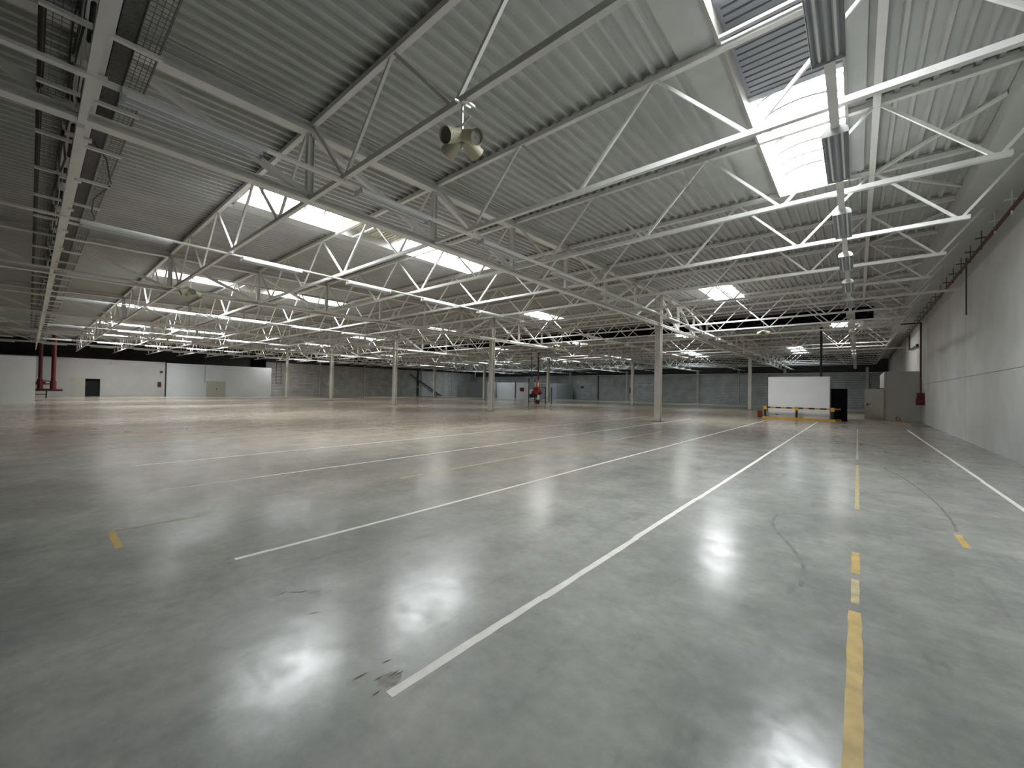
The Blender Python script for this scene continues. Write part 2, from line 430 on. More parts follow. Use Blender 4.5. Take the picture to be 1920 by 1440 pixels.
# ------------------------------------------------------------------ walls
wr = Mb()                                                  # precast side wall with its open joints
ys = [YF, -2.75, 10.05, 22.85, 35.65, 48.45, 61.25, YB]
for a, b in zip(ys[:-1], ys[1:]):
    wr.box(XW, XW+0.2, a+0.008, b-0.008, 0.0, 2.392); wr.box(XW, XW+0.2, a+0.008, b-0.008, 2.408, 6.05)
wall_right = struct('wall_right', wr, M['wall'])
o = link('joint_backing', Mb().box(XW+0.03, XW+0.3, YF, YB, 0, 7.6).mesh('joint_backing', M['groove']), wall_right)
o = link('upper_band', Mb().box(XW+0.025, XW+0.21, YF, YB, 6.05, 6.75).mesh('upper_band', M['beamc']), wall_right)
struct('trim_1', Mb().box(2.03, XW+0.2, YF, YB, 6.70, 7.6), M['beamc'])        # edge beam along the wall head
bk = Mb().box(XL, XW+0.3, YB, YB+0.3, 0, 4.85)
wall_back = struct('wall_back', bk, M['block'])
link('upper_wall_band', Mb().box(XL, XW+0.3, YB+0.02, YB+0.3, 4.85, 7.6).mesh('upper_wall_band', M['darkgrey']), wall_back)  # wall above the blockwork set to a darker grey
struct('wall_front', Mb().box(XL, XW+0.3, YF-0.3, YF, 0, 7.6), M['block'])
wl = Mb().box(XL-0.3, XL, YF, YB, 0, 5.6)
wall_left = struct('wall_left', wl, M['blocklight'])
link('upper_wall_band', Mb().box(XL-0.3, XL-0.02, YF, YB, 5.6, 7.6).mesh('upper_wall_band', M['darkgrey']), wall_left)  # upper part of this wall in the same dark grey
link('dark_bay', Mb().box(XL-0.02, XL+0.05, -8, 25.2, 4.4, 7.4).mesh('dark_bay', M['darkgrey']), wall_left)

# back-wall posts and the long ledge pipe
posts = [(-46.4, 0.34, 'column'), (-33.7, 0.34, 'column'), (-20.9, 0.36, 'column'), (-8.4, 0.36, 'column'), (-27.3, 0.30, 'column'), (1.0, 0.3, 'column')]
for i, (x, wd, mm) in enumerate(sorted(posts)):
    single('wall_post', Mb().ibeam((x, YB-0.16, 0), (x, YB-0.16, 5.6), wd, 0.28), M[mm], 'pale steel post standing against the back wall, %s one from the concrete wall' % ORD[len(posts)-1-i], 'post', 'posts against the back wall')
for i, x in enumerate((-39.8, -14.6)):
    single('downpipe', Mb().tube((x, YB-0.12, 0), (x, YB-0.12, 5.6), 0.10 if i == 0 else 0.05, 8), M['darksteel' if i == 0 else 'steel'],
           ['dark downpipe on the back wall between two pale posts', 'thin pale downpipe on the back wall beyond the near column row'][i], 'downpipe')
lp = Mb(); lp.tube((-56, YB-0.35, 4.86), (XW-0.5, YB-0.35, 4.86), 0.06, 8); lp.box(-56, XW-0.05, YB-0.12, YB-0.005, 4.80, 4.92)
single('ledge_pipe', lp, M['steel'], 'long pale pipe running along the top of the back wall blockwork', 'pipe')

# side wall far left: posts, ladder, cross brace
for i, y in enumerate((34.2, 43.0, 56.0, 57.0, 66.0)):
    single('wall_post', Mb().bar((XL+0.16, y, 0), (XL+0.16, y, 5.9), 0.18 if i != 2 else 0.3), M['column' if i != 2 else 'darkgrey'],
           'slim post against the far side blockwork, %s one beyond the white rooms' % ORD[i], 'post', 'posts on the far side wall')
lad = thing('wall_ladder', 'thin dark steel ladder on the far wall just beyond the long white room', 'ladder', (XL+0.3, 27.2, 1.9))
for y in (26.9, 27.7): part('rail', Mb().bar((XL+0.03, y, 1.9), (XL+0.03, y, 6.4), 0.06), M['darksteel'], lad)
rg = Mb()
for i in range(8): rg.bar((XL+0.03, 26.9, 2.1+0.55*i), (XL+0.03, 27.7, 2.1+0.55*i), 0.04)
part('rungs', rg, M['darksteel'], lad)
single('diagonal_brace', Mb().bar((XL+0.35, 53.8, 4.7), (XL+0.35, 62.5, 0.0), 0.22), M['darksteel'], 'heavy dark steel diagonal brace leaning down to the floor by far wall', 'brace')
single('diagonal_brace', Mb().bar((XL+0.3, 61.5, 4.6), (XL+0.3, 52.5, 0.3), 0.12), M['skyframe'], 'pale grey diagonal brace crossing behind the heavy dark one', 'brace')

# ------------------------------------------------------------------ columns
for ri, y in enumerate(COLY):
    for ci, x in enumerate(GX):
        t = thing('steel_column', 'cream H-section column, %s row, on the %s column line from the concrete wall' % (['near', 'far'][ri], ORD[ci]),
                  'column', (x, y, 0), 'cream columns of the hall')
        part('shaft', Mb().ibeam((x, y, 0.02), (x, y, ZT(y)-0.1), 0.31, 0.33, 0.02, 0.03), M['column'], t)
        part('base_plate', Mb().box(x-0.24, x+0.24, y-0.24, y+0.24, 0, 0.025), M['darksteel'], t, 'dark base plate')
        part('cap_plate', Mb().box(x-0.2, x+0.2, y-0.2, y+0.2, ZG-0.12, ZG-0.08), M['column'], t)

# ------------------------------------------------------------------ girders on the column lines (along Y)
SP = [(-2.8, 22.8), (22.8, 48.4), (48.4, 74.0)]
SPN = ['over the near floor', 'between the near and far columns', 'between the far columns and back wall']
for ci, x in enumerate(GX):
    for si, (ya, yb) in enumerate(SP):
        t = thing('lattice_girder', 'heavy white lattice girder on the %s column line, %s' % (ORD[ci], SPN[si]), 'girder', (x, ya, ZG), 'girders on the column lines')
        if si == 0: ya_ = -13.9
        else: ya_ = ya+0.17
        ybb = yb-0.17
        part('bottom_chord', Mb().ibeam((x, ya_, ZG-0.02), (x, ybb, ZG-0.02), 0.20, 0.14, 0.012, 0.022), M['steel'], t)
        tc = Mb(); pts = [ya_, ybb]
        tc.ibeam((x, ya_, ZT(ya_)-0.06), (x, ybb, ZT(ybb)-0.06), 0.24, 0.20, 0.012, 0.03)
        part('top_chord', tc, M['steel'], t)
        mid = (ya+yb)/2
        for k in range(1, 8):
            y = ya+3.2*k
            part('vertical', Mb().ibeam((x, y, ZG), (x, y, ZT(y)-0.12), 0.13, 0.13, 0.012, 0.016), M['steel'], t)
        gs = Mb()
        for k in range(0, 8):
            y0, y1 = ya+3.2*k, ya+3.2*(k+1)
            if y1 <= mid+0.01: a = (x, y0+(0.15 if k == 0 else 0), ZT(y0)-0.16); b = (x, y1-0.06, ZG+0.05)
            else: a = (x, y0+0.06, ZG+0.05); b = (x, y1-(0.15 if k == 7 else 0), ZT(y1)-0.16)
            part('diagonal', Mb().bar(a, b, 0.13, 0.10), M['steel'], t)

# ------------------------------------------------------------------ trusses across the bays (along X)
def truss_parts(L, tops, bots, top_end, bot_end, tail=None):
    """local meshes: origin at the girder, z=0 at the bottom chord, z=1.5 at the top chord"""
    P = []
    P.append(('bottom_chord', Mb().bar((0.08, 0, 0), (bot_end, 0, 0), 0.085, 0.085)))
    P.append(('top_chord', Mb().bar((0.13, 0, 1.5), (top_end, 0, 1.5), 0.10, 0.10)))
    nodes = []
    seq = [tops[0]]
    i = 0
    for b in bots:
        t0 = tops[i]; t1 = tops[i+1] if i+1 < len(tops) else None
        a0 = t0+0.14 if i == 0 else t0+0.05
        P.append(('diagonal', Mb().bar((a0, 0, 1.46), (b-0.05, 0, 0.03), 0.05, 0.05)))
        if t1 is not None: P.append(('diagonal', Mb().bar((b+0.05, 0, 0.03), (t1-(0.14 if abs(t1-L) < 0.01 else 0.05), 0, 1.46), 0.05, 0.05)))
        i += 1
    if tail: P.append(('diagonal', Mb().bar((bots[-1]+0.05, 0, 0.03), tail, 0.05, 0.05)))
    return P
LR = XW-GX[0]
kinds = {
    'side': truss_parts(LR, [0, 2.93, 5.87, 8.80], [1.47, 4.40, 7.33, 10.26], 10.58, 10.42, (11.17, 0, 1.15)),
    'sidelong': truss_parts(LR, [0, 2.93, 5.87, 8.80], [1.47, 4.40, 7.33, 10.26], 10.58, LR+0.01, (11.17, 0, 1.15)),
    'full': truss_parts(12.8, [0, 3.2, 6.4, 9.6, 12.8], [1.6, 4.8, 8.0, 11.2], 12.67, 12.72),
}
meshes = {}
for kname, P in kinds.items():
    cm = {}
    meshes[kname] = [(n, mb.mesh(n, M['steel'])) for n, mb in P]
    al = Mb()
    for n, mb in P: al.add(mb.v, mb.f)
    meshes[kname+'_one'] = al.mesh('roof_truss', M['steel'])
for bi, (xa, xb) in enumerate(BAY):
    for li, y in enumerate(TY[:-1]):
        oc = y in (22.8, 48.4) or abs(y-22.8) < .01 or abs(y-48.4) < .01
        kname = ('sidelong' if oc else 'side') if bi == 0 else 'full'
        if bi == 5: xa_ = GX[4]-12.8
        else: xa_ = xa
        loc = (xa_, y, ZT(y)-1.5)
        lab = 'white lattice roof truss, %s line deep into hall, %s' % (ORD[li], BN[bi])
        detailed = (bi <= 1 and y < 40) or (bi == 2 and y < 24)
        if detailed:
            t = thing('roof_truss', lab, 'roof truss', loc, 'lattice trusses under the roof')
            for n, me in meshes[kname]: link(n, me, t)
        else:
            o = link('roof_truss', meshes[kname+'_one'], None, loc)
            tag(o, lab, 'roof truss', 'lattice trusses under the roof')

# purlin under the deck on the last top node line, and the fan braces to the edge beam
t = single('purlin', Mb().bar((0.25, YF+0.1, ZT(YF)-0.03), (0.25, 22.8, ZT(22.8)-0.03), 0.11, 0.07), M['steel'], 'long white purlin under the deck beside the concrete wall, near stretch', 'purlin')
t = single('purlin', Mb().bar((0.25, 22.85, ZT(22.9)-0.03), (0.25, YB, ZT(YB)-0.03), 0.11, 0.07), M['steel'], 'long white purlin under the deck beside the concrete wall, far stretch', 'purlin')
fi = 0
for li, y in enumerate(TY):
    if li % 2 == 1 and 5 < y < 70:
        for sg, nm in ((-1, 'toward the viewer'), (1, 'toward the back wall')):
            single('roof_brace', Mb().bar((0.32, y+0.08*sg, ZT(y)-0.04), (2.03, y+2.1*sg, ZT(y)-0.04), 0.06, 0.06), M['steel'],
                   'white roof brace slanting %s from the %s truss line' % (nm, ORD[li]), 'roof brace', 'fan braces beside the edge beam')

# ------------------------------------------------------------------ fluorescent lamp rows
ZL = 5.20
def lamp_meshes():
    L = 1.62; n = 8; hw = 0.15
    prof = [(hw*math.cos(math.pi*i/n), 0.02+0.10*math.sin(math.pi*i/n)) for i in range(n+1)]
    h = Mb(); y0, y1 = 0.0, L; m_ = len(prof)
    h.add([(x, y0, z) for x, z in prof]+[(x, y1, z) for x, z in prof], [(i, i+1, m_+i+1, m_+i) for i in range(m_-1)])
    h.box(-hw, -hw+0.006, y0, y1, -0.02, 0.02); h.box(hw-0.006, hw, y0, y1, -0.02, 0.02)
    caps = []
    for yy in (y0, y1):
        c = Mb(); c.add([(x, yy, z) for x, z in prof]+[(-hw, yy, -0.02), (hw, yy, -0.02)], [tuple(range(m_))+(m_, m_+1)])
        caps.append(c)
    r = Mb()                                               # zig-zag reflector tray inside
    zz = [(-hw+0.01, 0.0), (-0.10, 0.035), (-0.05, 0.035), (-0.012, -0.005), (0.012, -0.005), (0.05, 0.035), (0.10, 0.035), (hw-0.01, 0.0)]
    r.add([(x, y0+0.01, z) for x, z in zz]+[(x, y1-0.01, z) for x, z in zz], [(i, i+1, len(zz)+i+1, len(zz)+i) for i in range(len(zz)-1)])
    tb = [Mb().tube((sx, y0+0.05, 0.005), (sx, y1-0.05, 0.005), 0.014, 8) for sx in (-0.075, 0.075)]
    return h, caps, r, tb
h, caps, r, tb = lamp_meshes()
LM = [('housing', h.mesh('housing', M['lamp'])), ('end_cap', caps[0].mesh('end_cap', M['lamp'])), ('end_cap', caps[1].mesh('end_cap', M['lamp'])),
      ('reflector', r.mesh('reflector', M['refl'])), ('tube', tb[0].mesh('tube', M['tube'])), ('tube', tb[1].mesh('tube', M['tube']))]
one = Mb(); one.add(h.v, h.f)
for c in caps: one.add(c.v, c.f)
one.add(r.v, r.f)
LONE = one.mesh('tube_lamp', M['lamp'])
ROWX = [-0.25, -7.08] + [-13.5-6.4*k for k in range(8)]
for ri, x in enumerate(ROWX):
    single('lamp_rail', Mb().box(x-0.05, x+0.05, YF+0.3, YB-1.5, ZL+0.075, ZL+0.115), M['steel'], 'thin white lamp rail of the %s lamp row from the concrete wall' % ORD[ri], 'lamp rail', 'rails carrying the lamps', (x, 0, ZL+0.1))
    k0 = -1 if ri > 1 else 0
    for k in range(k0, 22):
        y = 0.66+3.2*k
        if y < -3.5 and ri < 3: continue
        lab = 'twin tube lamp, %s along the %s lamp row from concrete wall' % (ORD[k-k0], ORD[ri])
        if (x*x+y*y) < 26**2:
            t = thing('tube_lamp', lab, 'ceiling lamp', (x, y, ZL), 'twin tube lamps in hanging rows')
            for n, me in LM:
                o = link(n, me, t)
        else:
            o = link('tube_lamp', LONE, None, (x, y, ZL)); tag(o, lab, 'ceiling lamp', 'twin tube lamps in hanging rows')
# hangers of the rails: chains up to the bottom chords
hn = 0
for ri, x in enumerate(ROWX[:6]):
    for li, y in enumerate(TY[:14]):
        if y < 0: continue
        zt = ZT(y)-1.55
        single('lamp_chain', Mb().tube((x, y, ZL+0.12), (x, y, zt), 0.008, 5), M['darksteel'],
               'thin chain holding the %s lamp row at the %s truss line' % (ORD[ri], ORD[li]), 'chain', 'chains holding the lamp rails')

# ------------------------------------------------------------------ wire cable trays along the truss line beside the viewer
def mesh_tray(y0, y1, z, x0, x1, step=0.085, lip=0.05):
    m = Mb(); n = 4
    for i in range(n+1):
        y = y0+(y1-y0)*i/n; m.bar((x0, y, z), (x1, y, z), 0.006)
    for y in (y0, y1): m.bar((x0, y, z+lip), (x1, y, z+lip), 0.010)
    x = x0
    while x < x1:
        m.bar((x, y0, z+0.004), (x, y1, z+0.004), 0.0055)
        m.bar((x, y0, z), (x, y0, z+lip), 0.0055); m.bar((x, y1, z), (x, y1, z+lip), 0.0055)
        x += step if x > -20 else 0.25
    return m
X0T, X1T = -62.0, -3.2
# mesh_tray builds from the near end outward
def tray(y0, y1, z):
    m = Mb(); n = 4; lip = 0.06
    for i in range(n+1):
        y = y0+(y1-y0)*i/n; m.bar((X0T, y, z), (X1T, y, z), 0.006)
    for y in (y0, y1): m.bar((X0T, y, z+lip), (X1T, y, z+lip), 0.012)
    x = X1T
    while x > X0T:
        m.bar((x, y0, z+0.004), (x, y1, z+0.004), 0.0055)
        x -= 0.085 if x > -22 else 0.3
    return m
t = single('cable_tray', tray(0.72, 0.93, 5.56), M['galv'], 'wire mesh cable tray on the side nearer the back wall, beside perforated sheet', 'cable tray')
t = single('cable_tray', tray(0.01, 0.27, 5.56), M['galv'], 'wire mesh cable tray beside the black conduit, high along the truss', 'cable tray')
pc = Mb(); pc.box(X0T, X1T, 0.545, 0.715, 5.585, 5.59); pc.box(X0T, X1T, 0.545, 0.55, 5.585, 5.64); pc.box(X0T, X1T, 0.71, 0.715, 5.585, 5.64)
single('perforated_tray', pc, M['perf'], 'dark perforated sheet cable tray running beside the white truss chord', 'cable tray')
cd = Mb(); cd.tube((X0T, -0.01, 5.60), (X1T, -0.01, 5.60), 0.022, 8); cd.tube((X0T, 0.02, 5.63), (X1T, 0.02, 5.63), 0.012, 6)
single('conduit', cd, M['black'], 'black conduit along the outer edge of the mesh cable tray', 'conduit')
cb = Mb()
pz = random.Random(3)
for (yy, zz, rr) in ((0.30, 5.63, 0.018), (0.27, 5.60, 0.012), (0.24, 5.62, 0.010)):
    px = X1T; py = yy
    while px > -60:
        nx = px-0.7; ny = yy+pz.uniform(-0.025, 0.025)
        cb.tube((px, py, zz), (nx, ny, zz), rr, 6, caps=False); px, py = nx, ny
single('cable_bundle', cb, M['black'], 'bundle of black cables lying in the mesh tray beside the conduit', 'cable')
bm = Mb().box(X0T, X1T+0.4, 0.45, 0.53, 5.50, 5.57)
single('tray_spine', bm, M['steel'], 'broad white steel spine beam beside the perforated cable tray', 'beam')
single('tray_spine', Mb().box(X0T, X1T+0.4, 0.27, 0.32, 5.62, 5.78), M['steel'], 'narrow white steel spine beam beside the black cables', 'beam')
x = -4.2; j = 0
while x > -40:
    ln = (1.3, 0.7, 1.0)[j % 3]
    single('spine_conduit', Mb().tube((x, 0.355, 5.66), (x-ln, 0.365, 5.64), 0.024, 8), M['black'], 'black conduit piece between the two white spine beams, %s from the viewer' % ORD[j], 'conduit', 'conduits between the spine beams')
    x -= ln+0.75; j += 1
    if j > 17: break
for j in range(20):
    x = -5.3-2.05*j
    m_ = Mb().box(x-0.05, x+0.05, 0.24, 0.56, 5.455, 5.495); m_.box(x-0.05, x+0.05, 0.24, 0.27, 5.455, 5.8)
    single('spine_saddle', m_, M['steel'], 'white saddle strap under the spine beams, %s from the viewer' % ORD[j], 'bracket', 'saddles under the spine beams')
i = 0; x = -4.75
while x > -61:
    for a, b, nm in ((-0.03, 0.36, 'conduit'), (0.50, 0.95, 'perforated tray')):
        m_ = Mb().bar((x, a, 5.50), (x, b, 5.50), 0.055, 0.045)
        m_.bar((x, (0.40 if a < 0 else 0.52), 5.50), (x, (0.40 if a < 0 else 0.52), 6.0), 0.04)
        single('tray_bracket', m_, M['steel'], 'white bracket under the %s side of cable tray, %s from the viewer' % (nm, ORD[i] if i < len(ORD) else str(i+1)+'th'), 'bracket', 'brackets under the cable trays')
    x -= 1.66; i += 1
for j, x in enumerate((-6.2, -7.9, -10.6, -12.4, -15.2, -18.5)):
    single('junction_plate', Mb().box(x-0.22, x+0.22, 0.30+0.04*(j % 3), 0.32+0.04*(j % 3), 5.56, 5.92), M['steel'],
           'white plate standing on the spine beam between trays, %s from viewer' % ORD[j], 'plate', 'plates on the tray spine')
lc = Mb(); pts = [(-9.6, 0.60, 5.56), (-10.0, 0.78, 5.50), (-10.7, 0.88, 5.45), (-11.2, 0.95, 5.52)]
for a, b in zip(pts[:-1], pts[1:]): lc.tube(a, b, 0.012, 6)
pts = [(-11.3, 0.94, 5.5), (-12.2, 0.78, 5.44), (-13.2, 0.82, 5.47), (-14.0, 0.93, 5.52)]
for a, b in zip(pts[:-1], pts[1:]): lc.tube(a, b, 0.012, 6)
single('loose_cable', lc, M['black'], 'loose black cable looping below the mesh tray', 'cable')

# ------------------------------------------------------------------ loudspeaker clusters
def cluster(x, y, zchord, lab, rot=0.0, drop=0.0):
    t = thing('speaker_cluster', lab, 'loudspeaker', (x, y, zchord), 'hanging loudspeaker clusters')
    ztop = zchord-drop
    hg = Mb(); hg.bar((x, y, zchord+0.08), (x, y, ztop), 0.022); hg.bar((x, y, ztop+0.08), (x, y, ztop-0.30), 0.022); hg.bar((x-0.02, y-0.12, ztop), (x+0.02, y+0.12, ztop), 0.02); hg.bar((x+0.12, y-0.06, ztop-0.04), (x+0.12, y+0.10, ztop-0.04), 0.025)
    part('hanger', hg, M['zinc'], t)
    br = Mb()
    br.bar((x, y, ztop-0.29), (x+0.26, y-0.10, ztop-0.33), 0.02); br.bar((x, y, ztop-0.29), (x-0.26, y-0.10, ztop-0.33), 0.02)
    br.box(x-0.06, x+0.06, y-0.05, y+0.05, ztop-0.42, ztop-0.38)
    br.bar((x, y, ztop-0.28), (x, y, ztop-0.60), 0.025)
    part('bracket', br, M['zinc'], t)
    for k in range(4):
        a = rot+k*math.pi/2
        d = Vector((math.cos(a)*0.90, math.sin(a)*0.90, -0.42)).normalized()
        c = Vector((x, y, ztop-0.50)) + Vector((math.cos(a), math.sin(a), 0))*0.17
        p0, p1 = c-d*0.12, c+d*0.13
        s = smooth(part('speaker', Mb().tube(p0, p1, 0.082, 20, 0.105, caps=False).tube(p1, p1-d*0.02, 0.105, 20, 0.095, caps=False).tube(p0, p0-d*0.03, 0.082, 20, 0.05), M['beige'], t))
        g = Mb().tube(p1-d*0.035, p1-d*0.03, 0.094, 20)
        g.tube(p1-d*0.03, p1-d*0.022, 0.015, 8)
        L = Vector((x, y, zchord))
        go = link('grille', g.mesh('grille', M['grille'], L), s)
    return t
cluster(-3.98, 3.6, 5.36, 'cluster of four beige round loudspeakers hanging from the nearest truss node')
cluster(-17.95, 3.6, 5.36, 'loudspeaker cluster in front of the second skylight strip over second bay')
cluster(-3.95, 26.0, ZT(26)-1.545, 'loudspeaker cluster hanging beyond the nearest column toward the white cabinet', drop=0.2)
cluster(-17.6, 26.0, ZT(26)-1.545, 'loudspeaker cluster hanging near the second column line past near columns', drop=0.2)

# ------------------------------------------------------------------ sprinkler main on the concrete wall
PX, PZ = 2.86, 6.24
t = thing('sprinkler_main', 'long dark red sprinkler pipe hung along the head of the concrete wall', 'pipe', (PX, 0, PZ))
smooth(part('pipe', Mb().tube((PX, YF+0.2, PZ), (PX, YB-0.5, PZ), 0.045, 12), M['maroon'], t))
k = 0
for y in [9.0+1.6*i for i in range(36)]:
    hgm = Mb().tube((PX, y, PZ+0.05), (PX, y, 6.70), 0.012, 6); hgm.bar((PX-0.13, y, PZ+0.24), (PX+0.10, y, PZ+0.24), 0.035, 0.03)
    hgm.bar((PX, y, PZ-0.12), (PX, y, PZ-0.03), 0.03)
    part('pipe_hanger', hgm, M['steel' if k < 6 else 'darksteel'], t); k += 1
t = thing('fire_hose_riser', 'dark red riser pipe dropping down the concrete wall to the fire cabinet', 'pipe', (PX, 35.6, 1.8))
rz = Mb(); rz.tube((2.86, 35.6, PZ), (2.98, 35.6, PZ-0.02), 0.035, 8); rz.tube((2.98, 35.6, PZ), (2.98, 35.6, 1.86), 0.045, 10)
part('pipe', rz, M['maroon'], t)
t = thing('fire_hose_cabinet', 'red fire hose cabinet on the concrete wall below the riser pipe', 'fire cabinet', (2.96, 35.3, 1.12))
part('cabinet_body', Mb().box(2.78, 3.09, 34.95, 35.65, 1.18, 1.87), M['red'], t)
part('hose_reel', smooth(part('tmp', Mb(), M['red'], t)) and Mb().tube((2.72, 35.0, 1.32), (3.08, 35.0, 1.32), 0.2, 16), M['red'], t)
part('label_plate', Mb().box(2.83, 3.0, 34.92, 34.93, 1.40, 1.50), M['pink'], t)
for o in list(t.children):
    if o.name.startswith('tmp'): bpy.data.objects.remove(o)
single('wall_pipe', Mb().tube((3.0, 21.9, 4.62), (3.0, 21.9, 6.7), 0.022, 8), M['darksteel'], 'short thin vertical pipe stub on the concrete wall above the panel joint', 'pipe')
el = Mb(); el.tube((3.0, 43.3, 6.5), (3.0, 43.3, 5.2), 0.05, 8); el.tube((3.0, 43.3, 5.2), (3.0, 37.9, 5.0), 0.05, 8); el.tube((3.0, 37.9, 4.93), (3.0, 37.9, 5.12), 0.07, 8)
single('pipe_elbow', el, M['black'], 'black bent pipe on the concrete wall above the corner room', 'pipe')
t = thing('cross_pipe', 'thin black pipe crossing the hall under the roof with a drop to the white cabinet', 'pipe', (-1.86, 34.0, 2.82))
part('pipe', Mb().tube((2.86, 34.0, 6.0), (-34, 34.0, 6.0), 0.038, 8), M['black'], t)
part('drop_pipe', Mb().tube((-1.86, 34.0, 6.0), (-1.86, 34.0, 2.82), 0.065, 8), M['black'], t)
part('pipe_tee', Mb().tube((-1.86, 34.0, 5.92), (-1.86, 34.0, 6.15), 0.09, 8), M['black'], t)

# ------------------------------------------------------------------ dark air duct across the bays
t = thing('air_duct', 'long black air duct slung across the hall under the roof with round outlets', 'duct', (-18, 33.6, 6.35))
part('duct_body', Mb().box(-44, 0.73, 33.2, 33.9, 6.36, 7.14), M['dark'], t)
part('lower_trim', Mb().box(-44, 0.73, 33.1, 33.18, 6.30, 6.38), M['steel'], t, 'pale lower trim')
for x in (0.25, -5.4, -12.9):
    rg = Mb()
    for i in range(18):
        a, b = 2*math.pi*i/18, 2*math.pi*(i+1)/18
        rg.bar((x+0.24*math.cos(a), 33.18, 6.76+0.24*math.sin(a)), (x+0.24*math.cos(b), 33.18, 6.76+0.24*math.sin(b)), 0.03)
    part('round_outlet', rg, M['darksteel'], t)

# ------------------------------------------------------------------ rooms and partitions
def door(name, mb_leafs, mb_frame, m):
    o = struct(name, mb_frame, M['cream'])
    return o
# corner room by the concrete wall
cr = Mb(); cr.box(1.36, 3.09, 36.9, 44.0, 0, 3.28)
corner = single('corner_room', cr, M['storewall'], 'small white walled corner room standing against the concrete wall', 'room')
single('door_sign', Mb().box(1.95, 2.27, 36.87, 36.89, 2.22, 2.36), M['skyframe'], 'small grey sign plate on the front of the corner room', 'sign')
a0, a1 = Vector((0.38, 37.35, 0)), Vector((1.33, 36.72, 0))
t = thing('door_leaf', 'cream steel door leaf standing open beside the corner room', 'door', (1.33, 36.72, 0))
part('leaf', Mb().bar((a0.x, a0.y, 1.06), (a1.x, a1.y, 1.06), 0.06, 2.08), M['cream'], t)
hd = Mb(); hd.box(a0.x+0.10, a0.x+0.15, a0.y-0.16, a0.y-0.10, 0.93, 1.15); hd.bar((a0.x+0.12, a0.y-0.15, 1.08), (a0.x+0.30, a0.y-0.26, 1.08), 0.03)
part('handle', hd, M['black'], t, 'black lever handle')
part('door_closer', Mb().bar((a1.x-0.35, a1.y+0.1, 2.14), (a1.x-0.02, a1.y-0.08, 2.14), 0.06), M['darksteel'], t)
# the painted G mark
t = thing('pipe_bumper', 'small orange steel hoop with a black letter G by the corner room', 'marker', (2.05, 36.4, 0))
hp = Mb(); hp.bar((1.88, 36.45, 0), (1.88, 36.45, 0.36), 0.035); hp.bar((2.16, 36.45, 0), (2.16, 36.45, 0.22), 0.035); hp.bar((1.88, 36.45, 0.36), (2.16, 36.45, 0.22), 0.035); hp.box(1.86, 2.30, 36.42, 36.48, 0, 0.04)
part('hoop', hp, M['yellow'], t)
tc = bpy.data.curves.new('letter', 'FONT'); tc.body = 'G'; tc.size = 0.36; tc.extrude = 0.01; tc.materials.append(M['black'])
tmpo = bpy.data.objects.new('tmp', tc); lm_ = bpy.data.meshes.new_from_object(tmpo); bpy.data.objects.remove(tmpo); lm_.materials.clear(); lm_.materials.append(M['black']); lo = link('letter', lm_, t); lo.location = (-0.17, 0.0, 0.07); lo.rotation_euler = (math.pi/2, 0, 0)
single('floor_grate', Mb().box(2.30, 3.08, 31.5, 33.1, 0.0, 0.012), M['grate'], 'dark rusty drain grate in the floor beside the concrete wall', 'grate')

# white cabinet behind the yellow guard rail, black cabinet next to it
t = thing('white_cabinet', 'large blank white cabinet standing behind the yellow and black guard rail', 'cabinet', (-3.05, 33.5, 0))
part('body', Mb().box(-4.72, -1.36, 33.02, 34.0, 0.0, 2.80), M['whitepanel'], t)
part('top_trim', Mb().box(-4.74, -1.34, 33.0, 34.02, 2.80, 2.83), M['steel'], t)
part('slot', Mb().box(-4.30, -4.12, 33.0, 33.03, 0.24, 0.29), M['black'], t, 'small black slot')
single('speaker_stub', Mb().tube((-4.7, 33.3, 2.83), (-4.7, 33.3, 2.98), 0.04, 8), M['darksteel'], 'small dark stub on the top corner of the white cabinet', 'fitting')
t = thing('black_cabinet', 'tall black cabinet against the end of the white cabinet', 'cabinet', (-0.92, 33.6, 0))
part('body', Mb().box(-1.30, -0.50, 33.25, 34.2, 0.0, 2.06), M['dark'], t)
part('edge_strip', Mb().box(-1.315, -1.30, 33.2, 33.25, 0.0, 2.3), M['skyframe'], t)
t = thing('guard_rail', 'yellow and black striped steel guard rail in front of the white cabinet', 'guard rail', (-3.0, 32.5, 0))
GY = 32.55
part('base_rail', Mb().box(-5.0, -1.05, GY-0.06, GY+0.06, 0.0, 0.12), M['yellow'], t)
for x in (-4.82, -3.05, -1.2):
    p_ = part('post', Mb().box(x-0.06, x+0.06, GY-0.05, GY+0.05, 0.12, 0.62), M['black'], t)
    part('post_cap', Mb().box(x-0.10, x+0.10, GY-0.09, GY+0.09, 0.60, 0.84), M['yellow'], t)
n = 12
for i in range(n):
    xa, xb = -4.82+3.62*i/n, -4.82+3.62*(i+1)/n
    part('rail_band', Mb().box(xa, xb, GY-0.06, GY+0.06, 0.70, 0.80), M['yellow' if i % 2 else 'black'], t)
part('end_arm', Mb().bar((-1.2, GY, 0.75), (-0.85, GY+0.7, 0.75), 0.10), M['yellow'], t)
part('end_foot', Mb().bar((-1.2, GY, 0.05), (-0.80, GY+0.7, 0.05), 0.12), M['yellow'], t)
part('end_arm', Mb().bar((-4.82, GY, 0.75), (-4.75, GY+1.2, 0.75), 0.10), M['black'], t)
t = thing('fire_extinguisher_box', 'small red box beside the guard rail end', 'fire box', (-5.13, GY, 0))
part('box', Mb().box(-5.26, -5.0, GY-0.14, GY+0.14, 0.04, 0.50), M['red'], t)
part('hose', Mb().tube((-5.0, GY, 0.2), (-4.92, GY-0.06, 0.42), 0.02, 6).tube((-4.92, GY-0.06, 0.42), (-4.9, GY, 0.6), 0.02, 6), M['pink'], t)

# near low room on the left edge
single('near_partition', Mb().box(-52, -46.1, -9, 0.30, 0, 3.46), M['partition'], 'long white low block room nearest on the left edge of the view', 'room')
